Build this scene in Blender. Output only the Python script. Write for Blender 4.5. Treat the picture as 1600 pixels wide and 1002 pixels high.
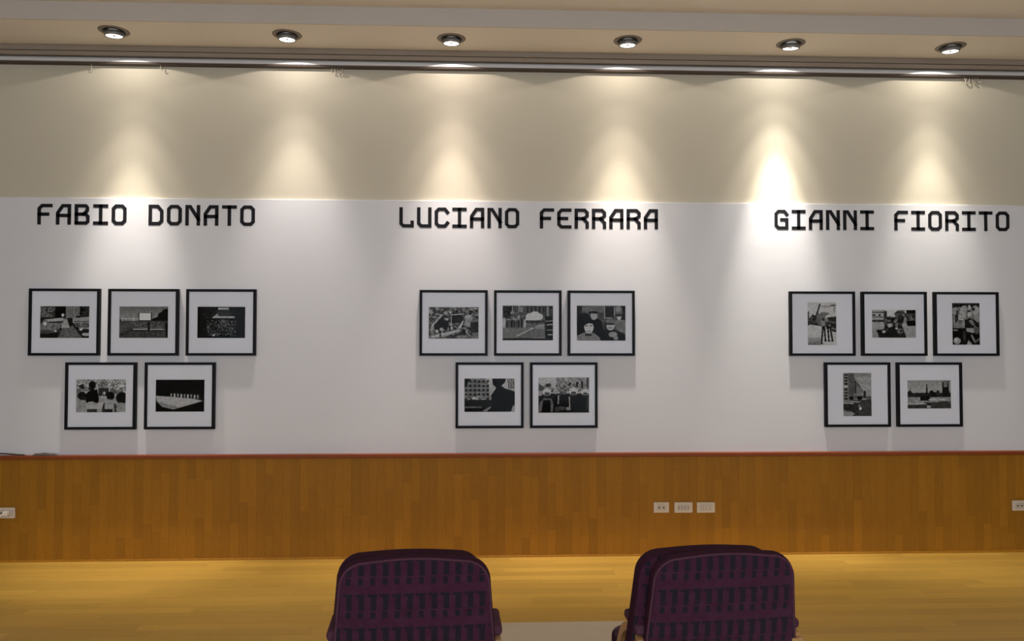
import bpy, bmesh, math, random
import numpy as np
from mathutils import Matrix, Vector

for o in list(bpy.data.objects):
    bpy.data.objects.remove(o)
S = bpy.context.scene
C = S.collection
random.seed(7)

# ------------------------------------------------------------------ camera
F_PX, CX, CY = 1200.0, 800.0, 501.0
YAW, PITCH, ROLL = math.radians(2.30), math.radians(1.54), math.radians(0.063)
CAM = Vector((0, 0, 1.655))
FW = Vector((math.sin(YAW)*math.cos(PITCH), math.cos(YAW)*math.cos(PITCH), math.sin(PITCH)))
RT0 = Vector((math.cos(YAW), -math.sin(YAW), 0))
UP0 = RT0.cross(FW)
RT = math.cos(ROLL)*RT0 + math.sin(ROLL)*UP0
UP = math.cos(ROLL)*UP0 - math.sin(ROLL)*RT0
cd = bpy.data.cameras.new('camera')
cam = bpy.data.objects.new('camera', cd); C.objects.link(cam)
cd.sensor_width = 36; cd.lens = F_PX/1600*36; cd.clip_start = 0.05; cd.clip_end = 100
cam.matrix_world = Matrix(((RT.x, UP.x, -FW.x, CAM.x), (RT.y, UP.y, -FW.y, CAM.y),
                           (RT.z, UP.z, -FW.z, CAM.z), (0, 0, 0, 1)))
S.camera = cam

def ray(px, py):
    return FW + RT*((px-CX)/F_PX) - UP*((py-CY)/F_PX)
def at_y(px, py, y):
    d = ray(px, py); return CAM + d*(y/d.y)
def at_z(px, py, z):
    d = ray(px, py); return CAM + d*((z-CAM.z)/d.z)

# ------------------------------------------------------------------ world, exposure
AMBIENT = 1.6
w = bpy.data.worlds.new('world'); S.world = w; w.use_nodes = True
bg = w.node_tree.nodes['Background']
bg.inputs[0].default_value = (0.885, 0.97, 1.11, 1); bg.inputs[1].default_value = AMBIENT
S.view_settings.view_transform = 'Standard'
S.view_settings.look = 'None'
S.view_settings.exposure = 0.5
S.view_settings.gamma = 1.0
S.view_settings.use_curve_mapping = False

# the six ceiling spots: flange centre pixel, spill watts, beam watts, beam cone (deg), tilt to the wall (deg), colour
LAMPS = [
    (175, 46, 5.0, 245, 36, 5.0, (1.0, 0.91, 0.81)),
    (447, 52, 5.0, 110, 48, 4.0, (1.0, 0.90, 0.82)),
    (705, 58, 5.0, 175, 40, 4.5, (1.0, 0.87, 0.78)),
    (982, 61, 5.0, 230, 38, 5.0, (1.0, 0.89, 0.78)),
    (1238, 66, 5.0, 330, 31, 9.0, (1.0, 0.92, 0.82)),
    (1489, 71, 5.0, 175, 40, 5.0, (1.0, 0.92, 0.81)),
]

# ------------------------------------------------------------------ room dimensions
WALL_Y = 5.96        # cream plaster
PANEL_Y = 5.94       # face of the white panel
WAINS_Y = 5.932      # face of the wood wainscot
LEDGE_Z0, LEDGE_Z = 0.768, 0.795
PANEL_TOP = 2.743
SOFFIT_Z, SOFFIT_Y = 3.90, 5.44
CEIL_Z = 4.03
X0, X1, YB = -5.6, 6.3, -4.5

# ------------------------------------------------------------------ material helpers
def new_mat(name):
    m = bpy.data.materials.new(name); m.use_nodes = True
    return m, m.node_tree, m.node_tree.nodes['Principled BSDF']
def link(nt, a, b): nt.links.new(a, b)
def math_node(nt, op, a, b=None, c=None):
    n = nt.nodes.new('ShaderNodeMath'); n.operation = op
    for i, v in enumerate((a, b, c)):
        if v is None: continue
        if isinstance(v, (int, float)): n.inputs[i].default_value = v
        else: link(nt, v, n.inputs[i])
    return n.outputs[0]
def mix_col(nt, fac, a, b, mode='MIX'):
    n = nt.nodes.new('ShaderNodeMix'); n.data_type = 'RGBA'; n.blend_type = mode
    for sock, v in ((n.inputs[0], fac), (n.inputs[6], a), (n.inputs[7], b)):
        if isinstance(v, (int, float)): sock.default_value = v
        elif isinstance(v, tuple): sock.default_value = v if len(v) == 4 else v+(1,)
        else: link(nt, v, sock)
    return n.outputs[2]
def noise(nt, vec, scale, detail=3, rough=0.5):
    n = nt.nodes.new('ShaderNodeTexNoise'); n.inputs['Scale'].default_value = scale
    n.inputs['Detail'].default_value = detail; n.inputs['Roughness'].default_value = rough
    if vec is not None: link(nt, vec, n.inputs['Vector'])
    return n.outputs[0]
def coords(nt, out='Object', scale=(1, 1, 1), offset=None):
    t = nt.nodes.new('ShaderNodeTexCoord'); m = nt.nodes.new('ShaderNodeMapping')
    m.inputs['Scale'].default_value = scale
    link(nt, t.outputs[out], m.inputs['Vector'])
    if offset is not None: link(nt, offset, m.inputs['Location'])
    return m.outputs[0]
def ramp(nt, fac, lo, hi):
    n = nt.nodes.new('ShaderNodeMapRange'); n.inputs[1].default_value = lo; n.inputs[2].default_value = hi
    link(nt, fac, n.inputs[0]); return n.outputs[0]
def bump(nt, bs, h, strength=0.1, dist=0.01):
    b = nt.nodes.new('ShaderNodeBump'); b.inputs['Strength'].default_value = strength
    b.inputs['Distance'].default_value = dist
    link(nt, h, b.inputs['Height']); link(nt, b.outputs[0], bs.inputs['Normal'])

def plain(name, col, rough=0.5, metal=0.0, var=0.0, scale=20, spec=0.5):
    m, nt, bs = new_mat(name)
    bs.inputs['Roughness'].default_value = rough; bs.inputs['Metallic'].default_value = metal
    bs.inputs['Specular IOR Level'].default_value = spec
    v = noise(nt, coords(nt), scale)
    k = max(var, 0.02)
    a = tuple(x*(1-k) for x in col); b = tuple(min(1, x*(1+k)) for x in col)
    link(nt, mix_col(nt, v, a, b), bs.inputs['Base Color'])
    return m

def plaster(name, col, rough=0.9):
    m, nt, bs = new_mat(name)
    bs.inputs['Roughness'].default_value = rough; bs.inputs['Specular IOR Level'].default_value = 0.15
    v = noise(nt, coords(nt, scale=(1, 1, 1)), 1.1, 4)
    a = tuple(x*0.97 for x in col); b = tuple(x*1.03 for x in col)
    link(nt, mix_col(nt, v, a, b), bs.inputs['Base Color'])
    # trowel undulation seen under the grazing spots
    n1 = noise(nt, coords(nt, scale=(2.2, 1, 5)), 1.6, 3)
    bump(nt, bs, n1, 0.10, 0.012)
    return m

def wood(name, dark, mid, light, grain_scale, rough=0.35, coat=0.0, tone=1.0):
    """Laminate strip: tone picked per piece, grain stretched along the piece."""
    m, nt, bs = new_mat(name)
    bs.inputs['Roughness'].default_value = rough
    bs.inputs['Coat Weight'].default_value = coat; bs.inputs['Coat Roughness'].default_value = 0.25
    oi = nt.nodes.new('ShaderNodeObjectInfo')
    off = math_node(nt, 'MULTIPLY', oi.outputs['Random'], 37.0)
    t = nt.nodes.new('ShaderNodeTexCoord')
    va = nt.nodes.new('ShaderNodeVectorMath'); va.operation = 'ADD'
    link(nt, t.outputs['Object'], va.inputs[0]); link(nt, off, va.inputs[1])
    mp = nt.nodes.new('ShaderNodeMapping'); mp.inputs['Scale'].default_value = grain_scale
    link(nt, va.outputs[0], mp.inputs['Vector'])
    g = noise(nt, mp.outputs[0], 1.0, 6, 0.6)
    g2 = noise(nt, mp.outputs[0], 3.1, 3, 0.5)
    c = mix_col(nt, ramp(nt, g, 0.3, 0.7), dark, light)
    c = mix_col(nt, math_node(nt, 'MULTIPLY', g2, 0.45), c, mid)
    r2 = math_node(nt, 'FRACT', math_node(nt, 'MULTIPLY', oi.outputs['Random'], 17.31))
    k = math_node(nt, 'ADD', math_node(nt, 'MULTIPLY', r2, 0.30*tone), 1-0.15*tone)
    vm = nt.nodes.new('ShaderNodeVectorMath'); vm.operation = 'SCALE'
    link(nt, c, vm.inputs[0]); link(nt, k, vm.inputs['Scale'])
    link(nt, vm.outputs[0], bs.inputs['Base Color'])
    return m

M = {}
M['cream'] = plaster('cream_plaster', (0.545, 0.505, 0.405))
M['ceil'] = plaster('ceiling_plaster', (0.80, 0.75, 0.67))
M['fascia'] = plaster('fascia_shaded', (0.52, 0.475, 0.425))  # ceiling plaster toned down: the fascia's weaker light is put into its colour
M['white'] = plaster('white_panel', (0.65, 0.66, 0.69), 0.75)
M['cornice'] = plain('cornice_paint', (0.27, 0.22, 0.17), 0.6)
M['under_shade'] = plain('rail_shade_brown', (0.07, 0.05, 0.04), 0.7)  # shadow below the curtain rail, given as a dark brown colour
M['track'] = plain('track_white', (0.58, 0.58, 0.59), 0.4)
M['recess'] = plain('recess_grey', (0.48, 0.47, 0.46), 0.6)
M['wains'] = wood('wainscot_laminate', (0.26, 0.108, 0.0055), (0.325, 0.138, 0.0075), (0.39, 0.175, 0.013), (46, 46, 5.0), 0.55, 0.0, 0.7)
M['wains'].node_tree.nodes['Principled BSDF'].inputs['Specular IOR Level'].default_value = 0.2
M['floor'] = wood('floor_laminate', (0.40, 0.232, 0.032), (0.51, 0.30, 0.048), (0.65, 0.40, 0.085), (1.4, 42, 42), 0.42, 0.0, 0.7)
M['ledge'] = plain('ledge_red_wood', (0.21, 0.048, 0.011), 0.5, 0, 0.1, 30, 0.25)
M['beech'] = wood('bent_beech', (0.33, 0.17, 0.06), (0.40, 0.21, 0.08), (0.46, 0.26, 0.11), (8, 8, 40), 0.4)
M['black'] = plain('black_vinyl', (0.008, 0.008, 0.011), 0.6, 0, 0, 20, 0.15)
M['frame'] = plain('black_frame', (0.005, 0.005, 0.007), 0.5, 0, 0, 20, 0.12)
M['mat'] = plain('mat_board', (0.82, 0.82, 0.88), 0.9, 0, 0.02, 60, 0.1)
M['bevel'] = plain('mat_bevel', (0.80, 0.80, 0.82), 0.9)
M['plate'] = plain('socket_plate', (0.62, 0.54, 0.43), 0.4)
M['module'] = plain('socket_module', (0.52, 0.45, 0.37), 0.4)
M['hole'] = plain('socket_hole', (0.012, 0.010, 0.008), 0.6)
M['plug'] = plain('plug_white', (0.75, 0.70, 0.62), 0.4)
M['nickel'] = plain('satin_nickel', (0.20, 0.165, 0.135), 0.45, 0.3)
M['housing'] = plain('lamp_housing', (0.22, 0.22, 0.22), 0.4, 0.5)
M['cap'] = plain('bulb_cap', (0.25, 0.24, 0.22), 0.4, 0.6)
M['clear'] = plain('clear_plastic', (0.50, 0.45, 0.37), 0.25)
M['table'] = wood('table_laminate', (0.58, 0.475, 0.34), (0.61, 0.505, 0.365), (0.64, 0.535, 0.39), (2, 26, 26), 0.45)
M['steel'] = plain('grey_steel', (0.28, 0.28, 0.28), 0.4, 0.7)
M['pouch'] = plain('grey_pouch', (0.075, 0.06, 0.052), 0.7, 0, 0.2, 40)
M['cable'] = plain('dark_cable', (0.05, 0.035, 0.03), 0.5)

def emission(name, col, strength):
    m = bpy.data.materials.new(name); m.use_nodes = True; nt = m.node_tree
    nt.nodes.clear(); e = nt.nodes.new('ShaderNodeEmission'); o = nt.nodes.new('ShaderNodeOutputMaterial')
    e.inputs[0].default_value = col+(1,); e.inputs[1].default_value = strength
    link(nt, e.outputs[0], o.inputs[0]); return m
M['lens'] = emission('lit_reflector', (1.0, 0.95, 0.88), 4.0)

def glass_mat():
    m = bpy.data.materials.new('picture_glass'); m.use_nodes = True; nt = m.node_tree
    nt.nodes.clear(); o = nt.nodes.new('ShaderNodeOutputMaterial')
    t = nt.nodes.new('ShaderNodeBsdfTransparent'); t.inputs[0].default_value = (0.985, 0.99, 0.99, 1)
    g = nt.nodes.new('ShaderNodeBsdfGlossy'); g.inputs['Roughness'].default_value = 0.08
    fr = nt.nodes.new('ShaderNodeFresnel'); fr.inputs[0].default_value = 1.12
    mx = nt.nodes.new('ShaderNodeMixShader')
    link(nt, fr.outputs[0], mx.inputs[0]); link(nt, t.outputs[0], mx.inputs[1]); link(nt, g.outputs[0], mx.inputs[2])
    link(nt, mx.outputs[0], o.inputs[0]); return m
M['glass'] = glass_mat()

def print_mat():
    m, nt, bs = new_mat('photo_print')
    a = nt.nodes.new('ShaderNodeAttribute'); a.attribute_name = 'tone'
    link(nt, a.outputs['Color'], bs.inputs['Base Color'])
    bs.inputs['Roughness'].default_value = 0.8; bs.inputs['Specular IOR Level'].default_value = 0.03
    return m
M['print'] = print_mat()

def fabric_mat():
    """burgundy weave with rows of navy T-shaped figures; UV is metres across / up."""
    m, nt, bs = new_mat('burgundy_figured_fabric')
    bs.inputs['Roughness'].default_value = 0.95; bs.inputs['Specular IOR Level'].default_value = 0.1
    bs.inputs['Sheen Weight'].default_value = 0.15
    t = nt.nodes.new('ShaderNodeTexCoord'); sx = nt.nodes.new('ShaderNodeSeparateXYZ')
    link(nt, t.outputs['UV'], sx.inputs[0])
    u, v = sx.outputs[0], sx.outputs[1]
    wob = math_node(nt, 'MULTIPLY', math_node(nt, 'SUBTRACT', noise(nt, t.outputs['UV'], 60, 2), 0.5), 0.006)
    cu = math_node(nt, 'DIVIDE', math_node(nt, 'ADD', u, wob), 0.0405)
    cv = math_node(nt, 'DIVIDE', math_node(nt, 'ADD', v, wob), 0.118)
    fu, fv = math_node(nt, 'FRACT', cu), math_node(nt, 'FRACT', cv)
    def band(x, a, b):
        return math_node(nt, 'MULTIPLY', math_node(nt, 'GREATER_THAN', x, a), math_node(nt, 'LESS_THAN', x, b))
    bar = math_node(nt, 'MULTIPLY', band(fv, .80, .885), band(fu, .12, .92))
    stem = math_node(nt, 'MULTIPLY', band(fv, .40, .82), band(fu, .38, .86))
    block = math_node(nt, 'MULTIPLY', band(fv, .15, .36), band(fu, .34, .76))
    fig = math_node(nt, 'MAXIMUM', bar, math_node(nt, 'MAXIMUM', stem, block))
    base = mix_col(nt, ramp(nt, noise(nt, coords(nt, 'UV', (1, 1, 1)), 26, 2), 0.3, 0.7), (0.045, 0.0105, 0.026), (0.058, 0.017, 0.042))
    navy = mix_col(nt, noise(nt, t.outputs['UV'], 90, 2), (0.008, 0.009, 0.015), (0.019, 0.015, 0.026))
    fine = noise(nt, t.outputs['UV'], 900, 1)
    c = mix_col(nt, math_node(nt, 'MULTIPLY', fig, 0.93), base, navy)
    link(nt, c, bs.inputs['Base Color'])
    bump(nt, bs, fine, 0.2, 0.002)
    return m
M['fabric'] = fabric_mat()
M['gusset'] = plain('burgundy_gusset', (0.036, 0.011, 0.023), 0.95, 0, 0.15, 50, 0.1)
M['pad'] = plain('burgundy_pad', (0.085, 0.035, 0.055), 0.95, 0, 0.2, 60, 0.1)

# ------------------------------------------------------------------ object helpers
def mesh_obj(name, bm, mat, parent=None, smooth=False):
    me = bpy.data.meshes.new(name)
    bmesh.ops.recalc_face_normals(bm, faces=bm.faces[:])
    bm.to_mesh(me); bm.free()
    for mt in (mat if isinstance(mat, (list, tuple)) else [mat]): me.materials.append(mt)
    if smooth:
        for p in me.polygons: p.use_smooth = True
    o = bpy.data.objects.new(name, me); C.objects.link(o)
    if parent is not None: o.parent = parent
    return o
def tag(o, label, cat, group=None):
    o['label'] = label; o['category'] = cat
    if group: o['group'] = group
    return o
def thing(name, label, cat, loc=(0, 0, 0), rz=0.0, group=None):
    o = bpy.data.objects.new(name, None); C.objects.link(o)
    o.empty_display_size = 0.1; o.location = loc; o.rotation_euler = (0, 0, rz)
    return tag(o, label, cat, group)
def struct(o, label=None):
    o['kind'] = 'structure'
    if label: o['label'] = label
    return o
def box(bm, x0, x1, y0, y1, z0, z1):
    v = [bm.verts.new(p) for p in ((x0,y0,z0),(x1,y0,z0),(x1,y1,z0),(x0,y1,z0),(x0,y0,z1),(x1,y0,z1),(x1,y1,z1),(x0,y1,z1))]
    for f in ((0,3,2,1),(4,5,6,7),(0,1,5,4),(1,2,6,5),(2,3,7,6),(3,0,4,7)): bm.faces.new([v[i] for i in f])
    return v
def boxes(*bs):
    bm = bmesh.new()
    for b in bs: box(bm, *b)
    return bm
def bevelled(b, r, seg=2):
    bm = boxes(b); bmesh.ops.bevel(bm, geom=bm.edges[:], offset=r, segments=seg, affect='EDGES', profile=0.5); return bm
def lathe(prof, n=40, bm=None, mtx=None):
    """prof: (r, z) list, revolved about z."""
    bm = bm or bmesh.new(); rings = []
    for r, z in prof:
        if r < 1e-6: ring = [bm.verts.new((0, 0, z))]
        else: ring = [bm.verts.new((r*math.cos(2*math.pi*k/n), r*math.sin(2*math.pi*k/n), z)) for k in range(n)]
        rings.append(ring)
    for a, b in zip(rings, rings[1:]):
        for k in range(n):
            k2 = (k+1) % n
            q = [a[k % len(a)], a[k2 % len(a)], b[k2 % len(b)], b[k % len(b)]]
            u = []
            for x in q:
                if x not in u: u.append(x)
            if len(u) > 2: bm.faces.new(u)
    if mtx is not None: bmesh.ops.transform(bm, matrix=mtx, verts=bm.verts)
    return bm
def tube(path, r, n=8, bm=None):
    bm = bm or bmesh.new(); pts = [Vector(p) for p in path]; rings = []
    for i, p in enumerate(pts):
        t = (pts[min(i+1, len(pts)-1)] - pts[max(i-1, 0)]).normalized()
        a = t.cross(Vector((0, 0, 1)));
        if a.length < 0.05: a = t.cross(Vector((0, 1, 0)))
        a.normalize(); b = t.cross(a)
        rings.append([bm.verts.new(p + r*(math.cos(2*math.pi*k/n)*a + math.sin(2*math.pi*k/n)*b)) for k in range(n)])
    for A, B in zip(rings, rings[1:]):
        for k in range(n): bm.faces.new((A[k], A[(k+1) % n], B[(k+1) % n], B[k]))
    bm.faces.new(rings[0]); bm.faces.new(rings[-1])
    return bm

# ------------------------------------------------------------------ structure
wall = struct(mesh_obj('wall_back', boxes((X0, X1, WALL_Y, WALL_Y+0.15, 0, CEIL_Z)), M['cream']))
mesh_obj('white_panel', bevelled((X0, X1, PANEL_Y, WALL_Y+0.001, LEDGE_Z0, PANEL_TOP), 0.003), M['white'], wall)
wl = struct(mesh_obj('wall_left', boxes((X0-0.15, X0, YB, WALL_Y+0.15, 0, CEIL_Z)), M['cream']))
wr = struct(mesh_obj('wall_right', boxes((X1, X1+0.15, YB, WALL_Y+0.15, 0, CEIL_Z)), M['cream']))
ceil = struct(mesh_obj('ceiling', boxes((X0-0.15, X1+0.15, YB, WALL_Y+0.15, CEIL_Z, CEIL_Z+0.12)), M['ceil']))
mesh_obj('soffit', boxes((X0, X1, SOFFIT_Y, WALL_Y, SOFFIT_Z, CEIL_Z)), M['ceil'], ceil)
mesh_obj('fascia', boxes((X0, X1, SOFFIT_Y-0.008, SOFFIT_Y, SOFFIT_Z-0.001, CEIL_Z)), M['fascia'], ceil)  # thin skin on the soffit front, carries the shaded tone

# wainscot: backing, then every laminate strip in view as a piece of its own
wains = mesh_obj('wainscot', boxes((X0, X1, WAINS_Y+0.006, WALL_Y+0.002, 0.0, LEDGE_Z0)), M['hole'], wall)
strip = bpy.data.meshes.new('plank_strip')
_b = boxes((0, 1, 0, 1, 0, 1)); _b.to_mesh(strip); _b.free(); strip.materials.append(M['wains'])
SW = 0.065
stuff_bm = bmesh.new(); count = 0
x = X0; k = 0
while x < X1-0.001:
    z = 0.028 ; first = True
    cutpts = []
    zz = 0.028 + random.uniform(0.10, 0.42)
    while zz < LEDGE_Z0-0.10:
        cutpts.append(zz); zz += random.uniform(0.36, 0.50)
    edges = [0.004]+cutpts+[LEDGE_Z0]
    xe = min(x+SW, X1)
    for z0, z1 in zip(edges, edges[1:]):
        d = random.uniform(0, 0.0006)
        seen = -3.80 < x < 4.45
        if seen and count < 300:
            p = bpy.data.objects.new('plank', strip); C.objects.link(p); p.parent = wains
            p.location = (x+0.0003, WAINS_Y+d, z0+0.0003); p.scale = (xe-x-0.0006, 0.007, z1-z0-0.0006); count += 1
        else:
            box(stuff_bm, x+0.0003, xe-0.0003, WAINS_Y+d, WAINS_Y+0.007, z0+0.0003, z1-0.0003)
    x += SW
so = mesh_obj('plank_field', stuff_bm, M['wains'], wains); so['kind'] = 'stuff'

# floor: slab and laminate boards running along the wall
floor = struct(mesh_obj('floor', boxes((X0-0.15, X1+0.15, YB, WALL_Y+0.15, -0.12, -0.009)), M['hole']))
fb = bpy.data.meshes.new('floor_board')
_b = boxes((0, 1, 0, 1, 0, 1)); _b.to_mesh(fb); _b.free(); fb.materials.append(M['floor'])
FWID = 0.095
stuff_bm = bmesh.new(); count = 0; y = WAINS_Y
while y > YB+0.01:
    y0 = max(YB, y-FWID); xx = X0 - random.uniform(0, 0.9)
    while xx < X1:
        L = random.uniform(0.75, 1.15); a, b = max(xx, X0), min(xx+L, X1); dz = random.uniform(0, 0.0004)
        if b-a > 0.02:
            if y0 > 3.0 and b > -3.9 and a < 4.6 and count < 300:
                p = bpy.data.objects.new('board', fb); C.objects.link(p); p.parent = floor
                p.location = (a+0.0004, y0+0.0004, -0.009); p.scale = (b-a-0.0008, y-y0-0.0008, 0.009-dz); count += 1
            else: box(stuff_bm, a+0.0004, b-0.0004, y0+0.0004, y-0.0004, -0.009, -dz)
        xx += L
    y -= FWID
so = mesh_obj('board_field', stuff_bm, M['floor'], floor); so['kind'] = 'stuff'

# skirting, ledge, cornice with curtain track
bb = bmesh.new()
box(bb, X0, X1, WAINS_Y-0.012, WAINS_Y, 0, 0.016)
bmesh.ops.bevel(bb, geom=[e for e in bb.edges if all(v.co.z > 0.01 and v.co.y < WAINS_Y-0.005 for v in e.verts)], offset=0.008, segments=3, affect='EDGES')
struct(mesh_obj('baseboard_back', bb, M['wains']))
struct(mesh_obj('trim_1', bevelled((X0, X1, WAINS_Y-0.045, PANEL_Y, LEDGE_Z0, LEDGE_Z), 0.004), M['ledge']), 'red-brown wooden ledge capping the wainscot')
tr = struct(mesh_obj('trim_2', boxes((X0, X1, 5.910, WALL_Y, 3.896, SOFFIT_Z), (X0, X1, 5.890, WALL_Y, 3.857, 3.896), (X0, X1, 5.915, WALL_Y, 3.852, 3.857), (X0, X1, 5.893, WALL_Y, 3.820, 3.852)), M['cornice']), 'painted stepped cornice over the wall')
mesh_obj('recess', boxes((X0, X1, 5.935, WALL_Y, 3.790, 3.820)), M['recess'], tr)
cr = bmesh.new()
box(cr, X0, X1, 5.898, WALL_Y, 3.776, 3.797)
mesh_obj('curtain_rail', cr, M['track'], tr)
mesh_obj('rail_shade', boxes((X0, X1, 5.906, WALL_Y, 3.764, 3.776)), M['under_shade'], tr)  # dark strip standing in for the shade under the rail

# ------------------------------------------------------------------ downlights
LAMP_LABEL = [
    'recessed ceiling spotlight above the first word of the eleven-letter heading',
    'recessed ceiling spotlight just beyond the last letter of the eleven-letter heading',
    'recessed ceiling spotlight above the first word of the fourteen-letter heading',
    'recessed ceiling spotlight above the second word of the fourteen-letter heading',
    'recessed ceiling spotlight with the brightest wall beam, above the first word of the thirteen-letter heading',
    'recessed ceiling spotlight above the second word of the thirteen-letter heading',
]
LAMP_LABEL[4] = 'recessed ceiling spotlight throwing the brightest beam, above first word of the thirteen-letter heading'
def downlight(i, px, py, spill, beam, cone, tilt, col):
    p = at_z(px, py, SOFFIT_Z); p.y += 0.03
    t = thing('downlight', LAMP_LABEL[i], 'spotlight', p, 0, 'row of recessed spotlights over the wall')
    mesh_obj('flange', lathe([(0.076, 0.001), (0.076, -0.005), (0.088, -0.0065), (0.098, -0.005), (0.106, 0.0), (0.098, 0.001)], 48), M['nickel'], t, True)
    mesh_obj('recess_ring', lathe([(0.0, 0.0005), (0.0755, 0.0005), (0.0755, -0.0025), (0.0, -0.0025)], 40), M['hole'], t)
    tl = Matrix.Rotation(math.radians(tilt), 4, 'X')   # head leans so that its beam falls on the wall
    hd = 0.038
    hs = mesh_obj('housing', lathe([(0.045, -0.003), (0.064, -0.006), (0.066, -hd+0.006), (0.0635, -hd), (0.0565, -hd), (0.0550, -hd+0.004), (0.054, -0.012)], 40, None, tl), M['housing'], t, True)
    mesh_obj('reflector', lathe([(0.0, -hd+0.012), (0.020, -hd+0.011), (0.042, -hd+0.007), (0.0548, -hd+0.003)], 40, None, tl), M['lens'], t, True)
    mesh_obj('bulb_cap', lathe([(0.0, -hd+0.001), (0.008, -hd+0.001), (0.0095, -hd+0.004), (0.0095, -hd+0.012)], 20, None, tl), M['cap'], t, True)
    pos = p + (tl.to_3x3() @ Vector((0, 0, -hd-0.003)))
    for nm, e, size, blend, rad, tt in (('spill', spill, 152, 0.05, 0.004, 0), ('halo', 5+beam*0.02, 84, 1.0, 0.03, tilt), ('glow', beam*0.2, cone+20, 1.0, 0.03, tilt), ('beam', beam*0.85, cone, 1.0, 0.03, tilt)):
        L = bpy.data.lights.new('spotlight_'+nm, 'SPOT'); L.energy = e; L.color = col
        L.spot_size = math.radians(size); L.spot_blend = blend; L.shadow_soft_size = rad
        o = bpy.data.objects.new('spotlight_'+nm, L); C.objects.link(o)
        o.location = pos; o.rotation_euler = (math.radians(tt), 0, 0)
for i, a in enumerate(LAMPS): downlight(i, *a)

# ------------------------------------------------------------------ lettering
GLYPH = {
    'F': [[(0,0),(0,5),(1,6),(4,6)], [(0,3),(2.9,3)]],
    'A': [[(0,0),(0,3.5),(1.7,6),(4,6),(4,0)], [(0,2.6),(4,2.6)]],
    'B': [[(0,0),(0,6),(3.3,6),(3.8,5.4),(3.8,4.4),(2.6,3.1),(0,3.1)], [(2.4,3.1),(3.2,3.1),(4,2.3),(4,.6),(3.4,0),(0,0)]],
    'I': [[(0,6),(4,6)], [(0,0),(4,0)], [(2,0),(2,6)]],
    'O': [[(0,.9),(0,5.1),(.9,6),(3.1,6),(4,5.1),(4,.9),(3.1,0),(.9,0),(0,.9)]],
    'D': [[(0,0),(0,6),(2.6,6),(4,4.4),(4,.9),(3.1,0),(0,0)]],
    'N': [[(0,0),(0,6),(1.1,6),(4,1.6)], [(4,0),(4,6)]],
    'T': [[(0,6),(4,6)], [(2,0),(2,6)]],
    'L': [[(0,6),(0,.8),(.8,0),(4,0),(4,1.3)]],
    'U': [[(0,6),(0,.9),(.9,0),(4,0),(4,6)]],
    'C': [[(4,4.9),(3.1,6),(.9,6),(0,5.1),(0,.9),(.9,0),(3.1,0),(4,1.1)]],
    'E': [[(4,6),(1,6),(0,5),(0,.9),(.9,0),(4,0)], [(0,3),(2.8,3)]],
    'R': [[(0,0),(0,6),(3.1,6),(4,5.1),(4,4.0),(2.9,3),(0,3)], [(2.5,3),(4,1.5),(4,0)]],
    'G': [[(4,4.9),(3.1,6),(.9,6),(0,5.1),(0,.9),(.9,0),(4,0),(4,3),(2.1,3)]],
}
def stroke(bm, pts, w, y0, y1):
    P = [Vector(p) for p in pts]; closed = (P[0]-P[-1]).length < 1e-6
    if closed: P = P[:-1]
    n = len(P); L = []; R = []
    for i in range(n):
        d0 = (P[i]-P[i-1]).normalized() if (closed or i > 0) else None
        d1 = (P[(i+1) % n]-P[i]).normalized() if (closed or i < n-1) else None
        p = P[i].copy()
        if d0 is None: p -= d1*w/2; m = Vector((-d1.y, d1.x))*w/2
        elif d1 is None: p += d0*w/2; m = Vector((-d0.y, d0.x))*w/2
        else:
            n0, n1 = Vector((-d0.y, d0.x)), Vector((-d1.y, d1.x)); b = (n0+n1).normalized()
            m = b*(w/2)/max(0.35, b.dot(n0))
        L.append(p+m); R.append(p-m)
    rows = [[bm.verts.new((q[0], yy, q[1])) for q in (l, r) for yy in (y0, y1)] for l, r in zip(L, R)]
    for i in range(n if closed else n-1):
        a, b = rows[i], rows[(i+1) % n]      # order: L0 L1 R0 R1
        bm.faces.new((a[0], b[0], b[2], a[2])); bm.faces.new((a[1], a[3], b[3], b[1]))
        bm.faces.new((a[0], a[1], b[1], b[0])); bm.faces.new((a[2], b[2], b[3], a[3]))
    if not closed:
        for a in (rows[0], rows[-1]): bm.faces.new((a[0], a[2], a[3], a[1]))

def heading(text, x_px0, x_px1, y_top, y_bot, label):
    a = at_y(x_px0, (y_top+y_bot)/2, PANEL_Y); b = at_y(x_px1, (y_top+y_bot)/2, PANEL_Y)
    zc = (a.z+b.z)/2; ST = 0.0265; H = 0.158; 
    n = len(text); lw = 0.112; pitch = (b.x-a.x-lw)/(n-1)
    t = thing('wall_lettering', label, 'lettering', (a.x, PANEL_Y, zc-H/2))
    sx, sz = (lw-ST)/4, (H-ST)/6
    for i, ch in enumerate(text):
        if ch == ' ': continue
        bm = bmesh.new()
        for s in GLYPH[ch]:
            stroke(bm, [(i*pitch+ST/2+p[0]*sx, ST/2+p[1]*sz) for p in s], ST, -0.002, 0.0)
        mesh_obj('letter', bm, M['black'], t)
heading('FABIO DONATO', 58.5, 398.5, 320, 352, 'black eleven-letter name lettering above the frames with a cinema-screen print')
heading('LUCIANO FERRARA', 624, 1028, 325.5, 357, 'black fourteen-letter name lettering above the frames with four portraits of faces')
heading('GIANNI FIORITO', 1210, 1577, 329.5, 360, 'black thirteen-letter name lettering above the frames holding upright prints')

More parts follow.
